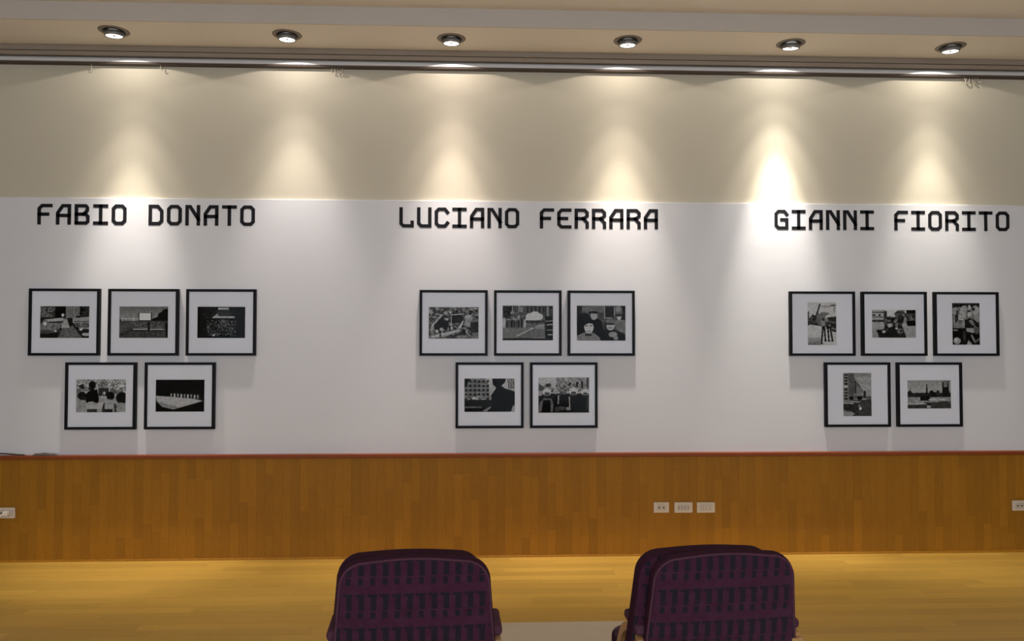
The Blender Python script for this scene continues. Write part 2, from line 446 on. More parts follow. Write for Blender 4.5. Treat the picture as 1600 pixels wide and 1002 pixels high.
# ------------------------------------------------------------------ printed photographs (flat prints, drawn tone by tone)
class Print:
    def __init__(s, w, h, g=0.3, seed=1):
        s.nx = int(w/0.0028); s.ny = int(h/0.0028); s.w, s.h = w, h
        s.rng = np.random.RandomState(seed)
        s.a = np.full((s.ny, s.nx), float(g))
        s.Y, s.X = np.mgrid[0:s.ny, 0:s.nx]; s.X = (s.X+.5)/s.nx; s.Y = (s.Y+.5)/s.ny
    def put(s, m, g, al=1.0): s.a = np.where(m, s.a*(1-al)+g*al, s.a); return s
    def rect(s, x0, y0, x1, y1, g, al=1.0): return s.put((s.X >= x0)&(s.X <= x1)&(s.Y >= y0)&(s.Y <= y1), g, al)
    def ell(s, x, y, rx, ry, g, al=1.0): return s.put(((s.X-x)/rx)**2+((s.Y-y)/ry)**2 <= 1, g, al)
    def poly(s, pts, g, al=1.0):
        m = np.zeros(s.a.shape, bool); n = len(pts)
        for i in range(n):
            (x0, y0), (x1, y1) = pts[i], pts[(i+1) % n]
            if y0 == y1: continue
            c = ((y0 > s.Y) != (y1 > s.Y)) & (s.X < (x1-x0)*(s.Y-y0)/(y1-y0)+x0); m ^= c
        return s.put(m, g, al)
    def line(s, x0, y0, x1, y1, wd, g, al=1.0):
        dx, dy = x1-x0, y1-y0; t = np.clip(((s.X-x0)*dx+(s.Y-y0)*dy)/(dx*dx+dy*dy), 0, 1)
        return s.put(np.hypot(s.X-x0-t*dx, s.Y-y0-t*dy) <= wd/2, g, al)
    def grad(s, y0, g0, y1, g1, x0=0., x1=1.):
        t = np.clip((s.Y-y0)/(y1-y0), 0, 1)
        return s.put((s.Y >= y0)&(s.Y <= y1)&(s.X >= x0)&(s.X <= x1), g0+(g1-g0)*t)
    def grain(s, amt, cell=3, x0=0., y0=0., x1=1., y1=1.):
        n = s.rng.rand(s.ny//cell+2, s.nx//cell+2)
        n = np.kron(n, np.ones((cell, cell)))[:s.ny, :s.nx]
        m = (s.X >= x0)&(s.X <= x1)&(s.Y >= y0)&(s.Y <= y1)
        s.a = np.where(m, s.a+(n-.5)*amt, s.a); return s
    def crowd(s, x0, y0, x1, y1, n, r, lo, hi, asp=1.6):
        for _ in range(n):
            x, y = s.rng.uniform(x0, x1), s.rng.uniform(y0, y1)
            s.ell(x, y, r*s.rng.uniform(.6, 1.2), r*asp*s.rng.uniform(.6, 1.2), s.rng.uniform(lo, hi))
        return s
    def head(s, x, y, r, skin, hair, asp=1.6):
        s.ell(x, y-.15*r*asp, r*1.12, r*asp*1.05, hair); s.ell(x, y+.18*r*asp, r*.86, r*asp*.85, skin)
        s.rect(x-.5*r, y-.02*r*asp, x-.15*r, y+.08*r*asp, hair, .7); s.rect(x+.15*r, y-.02*r*asp, x+.5*r, y+.08*r*asp, hair, .7)
        return s.rect(x-.28*r, y+.55*r*asp, x+.28*r, y+.62*r*asp, hair, .6)
    def build(s, parent, yy, zc):
        for cell, amt in ((2, .07), (4, .06), (7, .03)):      # silver-print texture
            n = np.kron(s.rng.rand(s.ny//cell+2, s.nx//cell+2), np.ones((cell, cell)))[:s.ny, :s.nx]
            s.a = s.a+(n-.5)*amt*2*np.clip(s.a*1.6, .05, 1)*np.clip(1.35-s.a, .2, 1)
        a = np.clip(s.a, 0.02, 1.0); k = a.copy()
        k[1:-1, 1:-1] = (4*a[1:-1, 1:-1]+a[:-2, 1:-1]+a[2:, 1:-1]+a[1:-1, :-2]+a[1:-1, 2:])/8   # lens softness
        lin = np.clip((k**2.1)*1.0, 0, .85)+0.003
        nx, ny = s.nx, s.ny
        vx = np.linspace(-s.w/2, s.w/2, nx); vz = np.linspace(s.h/2, -s.h/2, ny)
        co = np.zeros((ny, nx, 3)); co[..., 0] = vx[None, :]; co[..., 1] = yy; co[..., 2] = vz[:, None]+zc
        idx = np.arange(nx*ny).reshape(ny, nx)
        q = np.stack([idx[1:, :-1], idx[1:, 1:], idx[:-1, 1:], idx[:-1, :-1]], -1).reshape(-1, 4)
        me = bpy.data.meshes.new('photo_print'); me.from_pydata(co.reshape(-1, 3).tolist(), [], q.tolist())
        at = me.color_attributes.new('tone', 'FLOAT_COLOR', 'POINT')
        rgba = np.ones((nx*ny, 4), np.float32); rgba[:, :3] = lin.reshape(-1, 1)
        at.data.foreach_set('color', rgba.ravel()); me.materials.append(M['print'])
        o = bpy.data.objects.new('photo_print', me); C.objects.link(o); o.parent = parent
        return o

def p_cars(w, h):
    p = Print(w, h, .12, 1)
    p.rect(0, 0, .30, .35, .35).grain(.35, 4, 0, 0, .3, .35).rect(.30, 0, .52, .36, .05).rect(.52, 0, .72, .38, .55)
    for i in range(5): p.line(.54+.04*i, 0, .54+.04*i, .36, .012, .3)
    p.rect(.72, 0, .8, .3, .45).rect(.8, .02, 1, .35, .14).grain(.25, 3, .7, 0, 1, .35)
    p.poly([(0,.6),(.08,.42),(.45,.36),(.54,.40),(.52,.52),(.40,.68),(.30,.82),(.1,.85),(0,.8)], .48)
    p.poly([(.10,.42),(.46,.37),(.48,.44),(.2,.5)], .72).line(.2, .5, .44, .5, .03, .1)
    p.ell(.10, .55, .035, .05, .95).ell(.32, .78, .02, .035, .98).grain(.25, 3, .05, .5, .5, .85)
    p.poly([(.66,.38),(1,.33),(1,.72),(.8,.70),(.72,.60),(.66,.5)], .62).line(.70, .48, 1, .48, .025, .18)
    p.rect(.72, .52, 1, .66, .38).grain(.3, 3, .7, .5, 1, .7).ell(.83, .73, .035, .03, .9).ell(.94, .88, .09, .05, .75)
    p.poly([(.52,.62),(.66,.60),(.86,1),(.36,1),(.44,.7)], .40).grain(.12, 3, .36, .65, .85, 1)
    p.ell(.46, .28, .03, .05, .85).poly([(.42,.68),(.5,.42),(.55,.4),(.6,.68)], .68).ell(.62, .5, .04, .14, .10)
    p.rect(0, .84, .36, 1, .10).ell(.12, .8, .14, .06, .3)
    return p
def p_cinema(w, h):
    p = Print(w, h, .3, 2); p.grad(0, .42, .4, .58).grain(.05, 5, 0, 0, 1, .4)
    p.poly([(1,.06),(.9,.1),(.86,.18),(.80,.22),(.78,.34),(.68,.38),(.64,.5),(1,.62)], .06)
    p.rect(0, .42, 1, .46, .12)
    for i in range(11): p.rect(.05+i*.032, .37, .067+i*.032, .46, .85)
    p.rect(.385, .2, .665, .45, .15).rect(.41, .215, .64, .43, .98)
    p.rect(0, .46, 1, 1, .26).poly([(0,.6),(.3,.48),(.55,.48),(.5,.58),(0,.86)], .42)
    for i in range(7): p.line(0, .62+.055*i, .36-.01*i, .5+.04*i, .018, .12)
    p.rect(.3, .5, .58, .72, .33).rect(.63, .5, .9, .72, .33).grain(.28, 2, .28, .5, .92, .72)
    p.rect(.28, .71, .58, .74, .72).rect(.63, .72, .93, .74, .78).rect(.30, .74, .6, .78, .08).rect(.66, .74, .93, .78, .08)
    p.rect(.58, .5, .63, .8, .10).grain(.14, 2, 0, .76, 1, 1).poly([(.94,.55),(1,.5),(1,1),(.96,1)], .06)
    return p
def p_crowd_night(w, h):
    p = Print(w, h, .05, 3); p.crowd(.2, .42, .8, .92, 260, .011, .12, .62).crowd(.08, .45, .92, .95, 140, .009, .08, .35)
    p.crowd(.1, .05, .4, .35, 60, .012, .08, .25).poly([(.38,.33),(.44,.04),(.65,.04),(.7,.28),(.78,.34),(.3,.37)], .18)
    p.poly([(.44,.03),(.64,.03),(.66,.1),(.42,.1)], .75).poly([(.30,.36),(.42,.22),(.44,.3),(.78,.31),(.77,.36)], .70)
    p.grain(.25, 2, .3, .2, .8, .37).poly([(.3,.92),(.36,.86),(.37,.93)], .85)
    p.put(np.hypot((p.X-.5)/.62, (p.Y-.5)/.75) > 1, .04, .75); return p
def p_backs(w, h):
    p = Print(w, h, .62, 4); p.grain(.35, 4, 0, 0, 1, .5).rect(.45, .08, .62, .3, .5).grain(.4, 3, .42, .05, 1, .42)
    p.crowd(0, .2, .3, .5, 12, .05, .1, .55).crowd(.7, .3, 1, .5, 8, .05, .12, .5)
    p.rect(.45, .26, .65, .5, .2).crowd(.46, .4, .62, .55, 7, .025, .4, .9)
    p.poly([(.18,.46),(.28,.33),(.42,.31),(.46,.6),(.44,.72),(.2,.72),(.2,.55)], .05).ell(.325, .17, .07, .11, .05).rect(.29, .24, .36, .34, .07)
    p.ell(.12, .5, .08, .13, .08).ell(.17, .58, .05, .06, .15).poly([(0,.72),(.1,.62),(.24,.72),(.26,1),(0,1)], .60)
    p.ell(.31, .8, .11, .13, .68).rect(.22, .9, .42, 1, .2).poly([(.44,.7),(.56,.7),(.52,.88),(.42,.9)], .75)
    p.ell(.69, .5, .08, .13, .07).poly([(.56,.68),(.64,.6),(.76,.62),(.82,.8),(.8,1),(.54,1),(.52,.9)], .66).rect(.58, .9, .74, 1, .15)
    p.poly([(.54,.75),(.58,.68),(.58,1),(.52,1)], .2).poly([(.76,.7),(.82,.8),(.82,1),(.77,1)], .22)
    p.ell(.92, .56, .12, .17, .07).ell(.9, .9, .09, .2, .62).grain(.1, 3); return p
def p_stage(w, h):
    p = Print(w, h, .035, 5); p.crowd(.02, .12, .3, .28, 10, .012, .08, .25).crowd(.3, .28, .98, .42, 40, .008, .05, .22)
    p.poly([(0,.5),(.3,.53),(.8,.60),(.97,.66),(.7,.78),(.37,.92),(.14,.84),(.03,.68)], .72)
    p.poly([(.04,.66),(.14,.82),(.36,.90),(.5,.86),(.2,.74)], .55).rect(.3, .42, .92, .5, .10)
    for i in range(9): p.ell(.32+.068*i, .49+.006*i, .017, .07, .55+.25*(i % 2)).ell(.315+.068*i, .455+.006*i, .009, .02, .85)
    p.rect(.9, .3, 1, .6, .05); return p
def p_street_clash(w, h):
    p = Print(w, h, .3, 6); p.grain(.5, 5).crowd(0, 0, 1, .2, 30, .035, .1, .7)
    p.rect(.42, .24, .68, .5, .10).line(.45, .25, .7, .22, .03, .75).poly([(.10,.5),(.3,.3),(.4,.45),(.38,.7),(.12,.72)], .08)
    p.line(.06, .72, .08, .58, .05, .65).line(.08, .58, .26, .25, .045, .7).line(.26, .25, .14, .22, .03, .7)
    p.ell(.43, .17, .02, .035, .9).crowd(.3, .2, .4, .4, 6, .025, .4, .75).line(.445, .3, .445, .7, .015, .8).ell(.46, .66, .025, .06, .7)
    p.poly([(0,.98),(.02,.92),(.60,.70),(.66,.76),(.28,.95)], .62).line(.08, .94, .6, .73, .025, .85).rect(.22, .84, .25, .95, .2)
    p.poly([(.42,.95),(.66,.78),(.80,1),(.4,1)], .22).ell(.66, .94, .12, .05, .5).ell(.26, .7, .04, .05, .7).ell(.17, .76, .03, .05, .75)
    p.poly([(.70,.3),(.84,.26),(.88,.36),(.80,.64),(.73,.6)], .55).ell(.8, .3, .07, .06, .65).rect(.84, .48, 1, .8, .12)
    p.line(.62, .65, .68, .46, .03, .85).line(.74, .7, .82, .93, .04, .55).rect(.86, .8, 1, 1, .45).grain(.25, 2).rect(.9, .03, .98, .07, .85); return p
def p_barricade(w, h):
    p = Print(w, h, .38, 7); p.rect(0, 0, .3, .35, .18).grain(.25, 4, 0, 0, .45, .4)
    for i in range(5): p.line(.2+.035*i, .02, .2+.035*i, .22, .012, .7)
    p.rect(.3, .04, .4, .18, .5).rect(.42, 0, .85, .35, .32)
    for i in range(5): p.rect(.48+.08*i, .02, .51+.08*i, .2, .12)
    p.crowd(.18, .2, .42, .42, 30, .035, .25, .7)
    for xx, yy, r in ((.55,.32,.09),(.64,.28,.1),(.72,.32,.08),(.60,.36,.12),(.50,.4,.05)): p.ell(xx, yy, r, r*1.15, .82)
    p.rect(.45, .42, .85, .52, .24).grain(.25, 3, .45, .4, .85, .55)
    for i in range(7): p.ell(.05+.045*i, .52, .02, .12, .1+.1*(i % 3)).ell(.05+.045*i, .4, .013, .025, .6)
    p.ell(.035, .5, .03, .16, .72).ell(.38, .5, .02, .14, .12).ell(.44, .52, .025, .13, .7).poly([(0,.66),(.4,.64),(.55,.62),(.26,.92),(0,.95)], .46)
    p.poly([(.28,.90),(.62,.62),(.83,.52),(.82,.6),(.84,.92)], .42).line(.28, .88, .6, .64, .022, .8).poly([(.62,.62),(.70,.55),(.83,.53),(.82,.62)], .62)
    p.line(.55, .65, .85, .65, .012, .85).rect(0, .94, 1, 1, .10).line(.6, .92, .84, .92, .012, .75).rect(.84, 0, 1, 1, .10)
    p.rect(.86, .02, .92, .3, .5).rect(.94, .1, .98, .3, .3).line(.86, .45, 1, .43, .04, .45).line(.88, .55, .98, .54, .03, .7).line(.88, .7, 1, .7, .03, .5).line(.9, .83, .98, .83, .02, .9); return p
def p_faces(w, h):
    p = Print(w, h, .30, 8); p.rect(.12, 0, .56, .2, .42).rect(0, 0, .1, .3, .15).grain(.1, 4).rect(.42, .2, .58, .45, .36)
    for i in range(4): p.line(.46+.03*i, .2, .46+.03*i, .4, .012, .15)
    p.rect(.56, .04, .76, .36, .13).line(.57, .03, .57, .36, .012, .75).line(.57, .35, .72, .35, .015, .75).line(.77, .05, .77, .3, .012, .7).rect(.9, 0, 1, .4, .12)
    p.poly([(.30,.45),(.38,.36),(.50,.42),(.56,.7),(.56,1),(.36,1)], .04).ell(.35, .3, .07, .11, .68).poly([(.24,.2),(.30,.16),(.42,.17),(.45,.22),(.25,.23)], .08)
    p.ell(.15, .5, .17, .28, .05).ell(.06, .66, .09, .2, .05).ell(.25, .62, .095, .17, .80).poly([(.12,.42),(.2,.36),(.34,.4),(.35,.52),(.24,.5),(.16,.56)], .05)
    p.rect(.17, .56, .22, .585, .15, .8).rect(.27, .56, .32, .585, .15, .8).rect(.21, .715, .29, .735, .3, .9).line(.245, .58, .25, .66, .012, .62)
    p.poly([(0,.86),(.15,.76),(.36,.78),(.48,.92),(.48,1),(0,1)], .50).rect(.17, .8, .3, .86, .12).grain(.08, 3, 0, .84, .48, 1)
    p.poly([(.76,.5),(.84,.38),(1,.42),(1,.86),(.84,.72)], .46).grain(.12, 3, .78, .42, 1, .8).ell(.865, .2, .07, .2, .42).ell(.85, .1, .06, .09, .55).rect(.8, .25, .93, .3, .15).poly([(.82,.32),(.86,.44),(.92,.32)], .85)
    p.poly([(.54,.72),(.62,.62),(.8,.7),(.98,.8),(1,1),(.54,1)], .06).ell(.69, .56, .085, .145, .75).ell(.69, .44, .09, .06, .45).rect(.61, .5, .77, .55, .10).poly([(.60,.5),(.62,.74),(.57,.7),(.57,.5)], .15)
    p.rect(.655, .62, .725, .635, .25).ell(.74, .82, .09, .08, .62).ell(.8, .92, .05, .06, .55).poly([(.86,.75),(1,.85),(1,1),(.84,1)], .05); return p
def p_silhouette(w, h):
    p = Print(w, h, .62, 9); p.grad(0, .78, .6, .62)
    p.poly([(0,0),(.42,0),(.48,.2),(.5,.55),(.5,.72),(0,.72)], .40)
    for i in range(6):
        for j in range(5): p.poly([(.02+.085*i,.04+.135*j),(.06+.085*i,.045+.13*j),(.06+.085*i,.12+.13*j),(.02+.085*i,.115+.135*j)], .10)
    for j in range(5): p.line(0, .02+.14*j, .47, .06+.12*j, .012, .72)
    p.poly([(0,0),(.12,0),(.03,.25),(0,.28)], .08).crowd(.02, .48, .46, .64, 16, .03, .3, .85).rect(0, .64, .55, 1, .10)
    p.rect(0, .84, .35, .88, .4).poly([(.35,.98),(.5,.84),(.56,.86),(.44,1)], .5).grain(.15, 2, 0, .6, .5, .85)
    p.poly([(.55,0),(.82,0),(.8,.12),(.73,.22),(.8,.30),(.94,.36),(1,.4),(1,.8),(.96,.8),(.92,1),(.43,1),(.54,.86),(.53,.5),(.6,.36),(.63,.28),(.56,.18)], .035)
    for i in range(4): p.line(.86+.035*i, 0, .88+.03*i, .3, .016, .07)
    return p
def p_crowd_hats(w, h):
    p = Print(w, h, .72, 10); p.rect(.36, 0, 1, .4, .55).grain(.35, 4, .36, 0, 1, .4).rect(.74, .12, .78, .28, .1).rect(.84, .1, .88, .3, .1).rect(.95, 0, 1, .3, .3)
    p.crowd(.36, .18, .72, .4, 26, .03, .1, .6).crowd(0, .22, .3, .4, 12, .05, .2, .6).rect(0, .45, 1, 1, .05)
    for xx, yy, r in ((.17,.42,.085),(.69,.4,.085),(.92,.42,.075)):
        p.ell(xx, yy, r, r*1.3, .80).ell(xx, yy+.06, r*.6, r*.7, .35).rect(xx-r*.5, yy+.01, xx+r*.6, yy+.04, .15)
    p.ell(.34, .4, .05, .08, .65).ell(.52, .42, .04, .07, .4).ell(.45, .44, .03, .06, .3).ell(.04, .45, .05, .08, .6)
    p.poly([(.03,.7),(.12,.58),(.26,.60),(.3,.75),(.28,1),(.24,1),(.22,.7),(.09,.7),(.06,1),(0,1)], .42).rect(.09, .64, .24, 1, .05)
    p.line(.40, .5, .39, .74, .02, .75).line(.61, .55, .62, .9, .018, .75).ell(.59, .88, .05, .05, .55).ell(.46, .87, .08, .06, .3).ell(.37, .9, .05, .08, .25)
    p.poly([(.68,.62),(.78,.5),(.92,.55),(.95,1),(.66,1)], .04).rect(.94, .55, 1, .95, .2).rect(0, .97, 1, 1, .03); return p
def p_umbrella(w, h):
    p = Print(w, h, .78, 11); p.grain(.05, 4).line(.43, .06, .3, .32, .05, .18).line(.40, .08, .34, .4, .03, .3)
    p.line(.8, .08, 1, .07, .03, .3).line(.93, .08, .92, .25, .02, .35).line(.5, .1, .8, .1, .03, .6)
    p.rect(0, .22, .05, .55, .12).poly([(.06,.38),(.18,.28),(.3,.33),(.48,.3),(.48,.56),(.05,.52)], .22).grain(.3, 3, .05, .3, .48, .54)
    p.ell(.6, .4, .3, .16, .40).ell(.75, .38, .14, .1, .80).poly([(.42,.25),(.62,.22),(.64,.42),(.46,.5)], .45).grain(.2, 3, .42, .24, .64, .5)
    p.poly([(.66,.36),(1,.33),(1,.7),(.84,.68),(.8,.55)], .18).line(.7, .45, 1, .48, .05, .35).line(.84, .6, 1, .64, .03, .5)
    p.poly([(.46,.42),(.56,.38),(.6,.5),(.58,.6),(.48,.6)], .55).poly([(.62,.48),(.76,.45),(.8,.62),(.64,.62)], .22).ell(.54, .4, .04, .04, .2).ell(.68, .42, .04, .04, .5).poly([(.74,.5),(.82,.6),(.76,.66)], .75)
    for xa, xb, yb in ((.52,.48,.96),(.57,.61,.9),(.69,.73,.9),(.77,.85,.9)): p.line(xa+.01, .58, xb, yb-.03, .055, .10).ell(xb+.01, yb, .05, .015, .08)
    p.rect(0, .82, .45, .88, .6).grad(.86, .62, 1, .4, 0, .46).rect(0, .99, 1, 1, .3); return p
def p_motorbikes(w, h):
    p = Print(w, h, .66, 12); p.grad(0, .85, .35, .8).rect(0, 0, .3, .4, .68).rect(0, .08, .28, .11, .25).rect(.02, .17, .08, .22, .08).rect(.16, .17, .2, .23, .08).rect(.27, .05, .34, .4, .2).rect(0, .24, .26, .28, .35)
    p.rect(0, .36, .3, .44, .2).grain(.2, 3, 0, .34, .3, .46).poly([(.5,.14),(.6,.02),(.74,.03),(.76,.12),(1,.0),(1,.58),(.66,.45)], .30).grain(.4, 3, .55, .02, 1, .48)
    p.poly([(.78,.02),(1,.0),(1,.14),(.8,.12)], .06).rect(.8, .4, 1, .58, .06).rect(.72, .28, .78, .48, .6)
    p.grad(.46, .66, 1, .56, 0, .35).grad(.6, .62, 1, .6, .7, 1)
    p.poly([(.12,.74),(.28,.68),(.3,.45),(.44,.25),(.58,.3),(.66,.18),(.74,.3),(.68,.55),(.74,.8),(.78,1),(.16,1)], .12)
    p.crowd(.3, .25, .66, .55, 22, .04, .1, .6).ell(.4, .56, .05, .07, .72).ell(.27, .78, .04, .05, .75).ell(.56, .66, .03, .04, .8).ell(.64, .76, .07, .1, .42).ell(.64, .28, .05, .08, .2).line(.34, .3, .5, .36, .05, .1).ell(.15, .76, .05, .05, .08)
    p.crowd(.3, .7, .7, .95, 14, .03, .03, .25); return p
def p_procession(w, h):
    p = Print(w, h, .45, 13); p.rect(0, 0, 1, .1, .12).grain(.25, 3).ell(.12, .2, .1, .1, .62).ell(.14, .4, .08, .2, .55).rect(.16, .18, .22, .24, .06)
    p.poly([(.3,.12),(.42,.06),(.54,.08),(.5,.36),(.44,.42),(.22,.4)], .66).grain(.2, 4, .25, .08, .55, .4).poly([(.12,.3),(.2,.22),(.22,.4),(.12,.5)], .15)
    p.ell(.63, .12, .05, .08, .75).ell(.62, .2, .05, .03, .08).ell(.64, .27, .08, .06, .74).ell(.85, .18, .12, .12, .68).ell(.78, .15, .05, .04, .1).ell(.9, .35, .08, .1, .6)
    p.ell(.2, .54, .14, .07, .55).ell(.42, .52, .07, .08, .62).rect(0, .6, 1, 1, .06).poly([(.45,.42),(.62,.36),(.8,.4),(.98,.5),(1,.62),(.45,.62)], .10)
    p.poly([(.6,.42),(.72,.4),(.8,.54),(.7,.52)], .5).line(.75, .45, .84, .6, .05, .45).poly([(.5,.6),(.8,.6),(.78,.72),(.52,.68)], .62).ell(.88, .65, .1, .09, .35).rect(.02, .63, .2, .67, .5)
    p.ell(.17, .9, .13, .08, .62).ell(.14, .88, .06, .05, .75).ell(.44, .78, .05, .14, .2).poly([(.52,1),(.58,.88),(.7,.96),(.72,1)], .68).line(.7, .78, .82, .93, .06, .5).line(.82, .93, .98, .86, .05, .4).grain(.1, 3); return p
def p_tower_block(w, h):
    p = Print(w, h, .62, 14); p.grad(0, .52, .4, .70).ell(.75, .14, .3, .05, .72, .5).rect(0, 0, .2, .62, .50)
    for j in range(9): p.rect(.06, .03+.068*j, .16, .068+.068*j, .08).rect(0, .03+.068*j, .05, .05+.068*j, .3)
    p.rect(.02, .3, .16, .33, .85).rect(.19, 0, .38, .6, .36).poly([(.38,0),(.42,.16),(.55,.25),(.72,.43),(.8,.45),(.8,.58),(.38,.6)], .34)
    for i in range(4): p.line(.24+.04*i, .05, .24+.04*i, .48, .012, .28)
    for i in range(5): p.line(.5+.05*i, .3+.03*i, .5+.05*i, .52, .02, .62)
    p.line(.44, .2, .44, .5, .025, .12).rect(.38, .48, .78, .52, .55).ell(.29, .58, .08, .04, .05).ell(.58, .58, .1, .04, .05).rect(.73, .42, .8, .58, .15)
    p.rect(.8, .54, 1, .6, .35).rect(.82, .61, 1, .66, .18).rect(0, .62, 1, 1, .22).line(.0, .64, .7, .68, .03, .62).line(0, .69, .35, .7, .03, .7).poly([(0,.72),(.55,.78),(.6,.86),(0,.85)], .17)
    p.poly([(.6,.66),(1,.66),(1,1),(.58,1),(.54,.78)], .25).ell(.6, .82, .05, .035, .85).ell(.58, .76, .05, .03, .5).poly([(0,.86),(.3,.9),(.42,.94),(.3,1),(0,1)], .58).grain(.12, 3, 0, .6, 1, 1); return p
def p_square(w, h):
    p = Print(w, h, .62, 15); p.grad(0, .58, .45, .7)
    p.rect(0, .44, 1, .62, .2).grain(.25, 3, 0, .42, 1, .62).ell(.06, .46, .05, .09, .12).line(.07, .3, .07, .5, .015, .2).rect(.2, .44, .5, .58, .15)
    p.poly([(.425,.5),(.435,.16),(.445,.12),(.455,.16),(.47,.5)], .05).ell(.55, .42, .05, .06, .08).ell(.62, .5, .1, .08, .1).ell(.7, .45, .04, .1, .18)
    p.poly([(.80,.06),(.83,.06),(.84,.25),(.92,.22),(.93,.02),(.95,.02),(.96,.6),(.8,.62)], .10).rect(.83, 0, .92, .2, .45)
    p.rect(0, .6, 1, .84, .58).rect(.3, .55, .52, .72, .10).grain(.2, 3, 0, .6, 1, .82).ell(.58, .68, .1, .03, .75).ell(.8, .7, .08, .04, .8).ell(.92, .74, .08, .04, .72).rect(.72, .72, 1, .78, .35)
    p.line(0, .83, .5, .82, .02, .85).poly([(.35,.78),(.9,.76),(1,.8),(1,1),(0,1),(0,.86),(.45,.85)], .22).ell(.49, .93, .05, .04, .7).ell(.5, .85, .03, .04, .08).grain(.08, 3, 0, .8, 1, 1); return p

# ------------------------------------------------------------------ framed photographs
FW_, FH, MOULD, DEPTH = 0.522, 0.505, 0.0195, 0.030
UPPER, LOWER = (2.0475+1.5425)/2, (1.4915+0.9865)/2
FRAMES = [
    (103, 503, UPPER, .362, .240, p_cars, 'vintage cars lining a street'),
    (226, 503, UPPER, .362, .238, p_cinema, 'an open-air cinema screen over empty seats'),
    (347, 502, UPPER, .358, .238, p_crowd_night, 'a dark packed theatre crowd'),
    (159.5, 618, LOWER, .366, .248, p_backs, 'people seen from behind'),
    (282.7, 618, LOWER, .362, .242, p_stage, 'a glowing white stage in the dark'),
    (709, 505, UPPER, .383, .243, p_street_clash, 'a jumbled street scuffle with a long beam'),
    (824.5, 505, UPPER, .390, .268, p_barricade, 'white smoke over an empty street'),
    (938.8, 505, UPPER, .380, .272, p_faces, 'four people looking at the viewer'),
    (765, 617, LOWER, .388, .256, p_silhouette, 'a dark silhouette before a street facade'),
    (880.5, 617, LOWER, .392, .272, p_crowd_hats, 'a crowd wearing pale hats'),
    (1283, 506.5, UPPER, .228, .335, p_umbrella, 'two standing figures, an upright print'),
    (1395, 506.5, UPPER, .352, .220, p_motorbikes, 'a huddle of riders on a square'),
    (1507.3, 506.5, UPPER, .222, .330, p_procession, 'a tightly packed upright crowd scene'),
    (1338, 617, LOWER, .225, .338, p_tower_block, 'a tall apartment block, an upright print'),
    (1450, 617, LOWER, .350, .222, p_square, 'a city square with an obelisk'),
]
def ring_rect(bm, w0, h0, y0, w1, h1, y1, zc):
    """a strip of four quads from rectangle (w0,h0) at depth y0 to (w1,h1) at y1"""
    a = [bm.verts.new((sx*w0/2, y0, zc+sz*h0/2)) for sx, sz in ((-1,-1),(1,-1),(1,1),(-1,1))]
    b = [bm.verts.new((sx*w1/2, y1, zc+sz*h1/2)) for sx, sz in ((-1,-1),(1,-1),(1,1),(-1,1))]
    for i in range(4): bm.faces.new((a[i], a[(i+1) % 4], b[(i+1) % 4], b[i]))
def picture(px, py, zc, pw, ph, fn, what):
    c = at_y(px, py, PANEL_Y)
    t = thing('picture_frame', 'black framed photograph of '+what, 'picture', (c.x, PANEL_Y, zc-FH/2), 0, 'framed photographs on the white wall')
    z = FH/2; iw, ih = FW_-2*MOULD, FH-2*MOULD
    for name, pts in (('rail', [(-FW_/2, 0), (FW_/2, 0), (iw/2, MOULD), (-iw/2, MOULD)]), ('rail', [(-FW_/2, FH), (-iw/2, FH-MOULD), (iw/2, FH-MOULD), (FW_/2, FH)]),
                      ('rail', [(-FW_/2, 0), (-iw/2, MOULD), (-iw/2, FH-MOULD), (-FW_/2, FH)]), ('rail', [(FW_/2, 0), (FW_/2, FH), (iw/2, FH-MOULD), (iw/2, MOULD)])):
        bm = bmesh.new()
        f = [bm.verts.new((x, -DEPTH, zz)) for x, zz in pts]; b = [bm.verts.new((x, -0.001, zz)) for x, zz in pts]
        bm.faces.new(f); bm.faces.new(b[::-1])
        for i in range(4): bm.faces.new((f[i], f[(i+1) % 4], b[(i+1) % 4], b[i]))
        mesh_obj('frame_'+name, bm, M['frame'], t)
    bm = bmesh.new(); ring_rect(bm, iw+0.004, ih+0.004, -0.019, pw+0.004, ph+0.004, -0.019, z)
    mt = mesh_obj('mat_board', bm, M['mat'], t)
    bm = bmesh.new(); ring_rect(bm, pw+0.004, ph+0.004, -0.019, pw-0.001, ph-0.001, -0.0165, z)
    mesh_obj('window_bevel', bm, M['bevel'], mt)
    fn(pw, ph).build(t, -0.0163, z)
    mesh_obj('glass_pane', boxes((-iw/2-.002, iw/2+.002, -0.0235, -0.0215, z-ih/2-.002, z+ih/2+.002)), M['glass'], t)
    mesh_obj('backing', boxes((-iw/2-.003, iw/2+.003, -0.014, -0.002, z-ih/2-.003, z+ih/2+.003)), M['hole'], t)
for a in FRAMES: picture(*a)

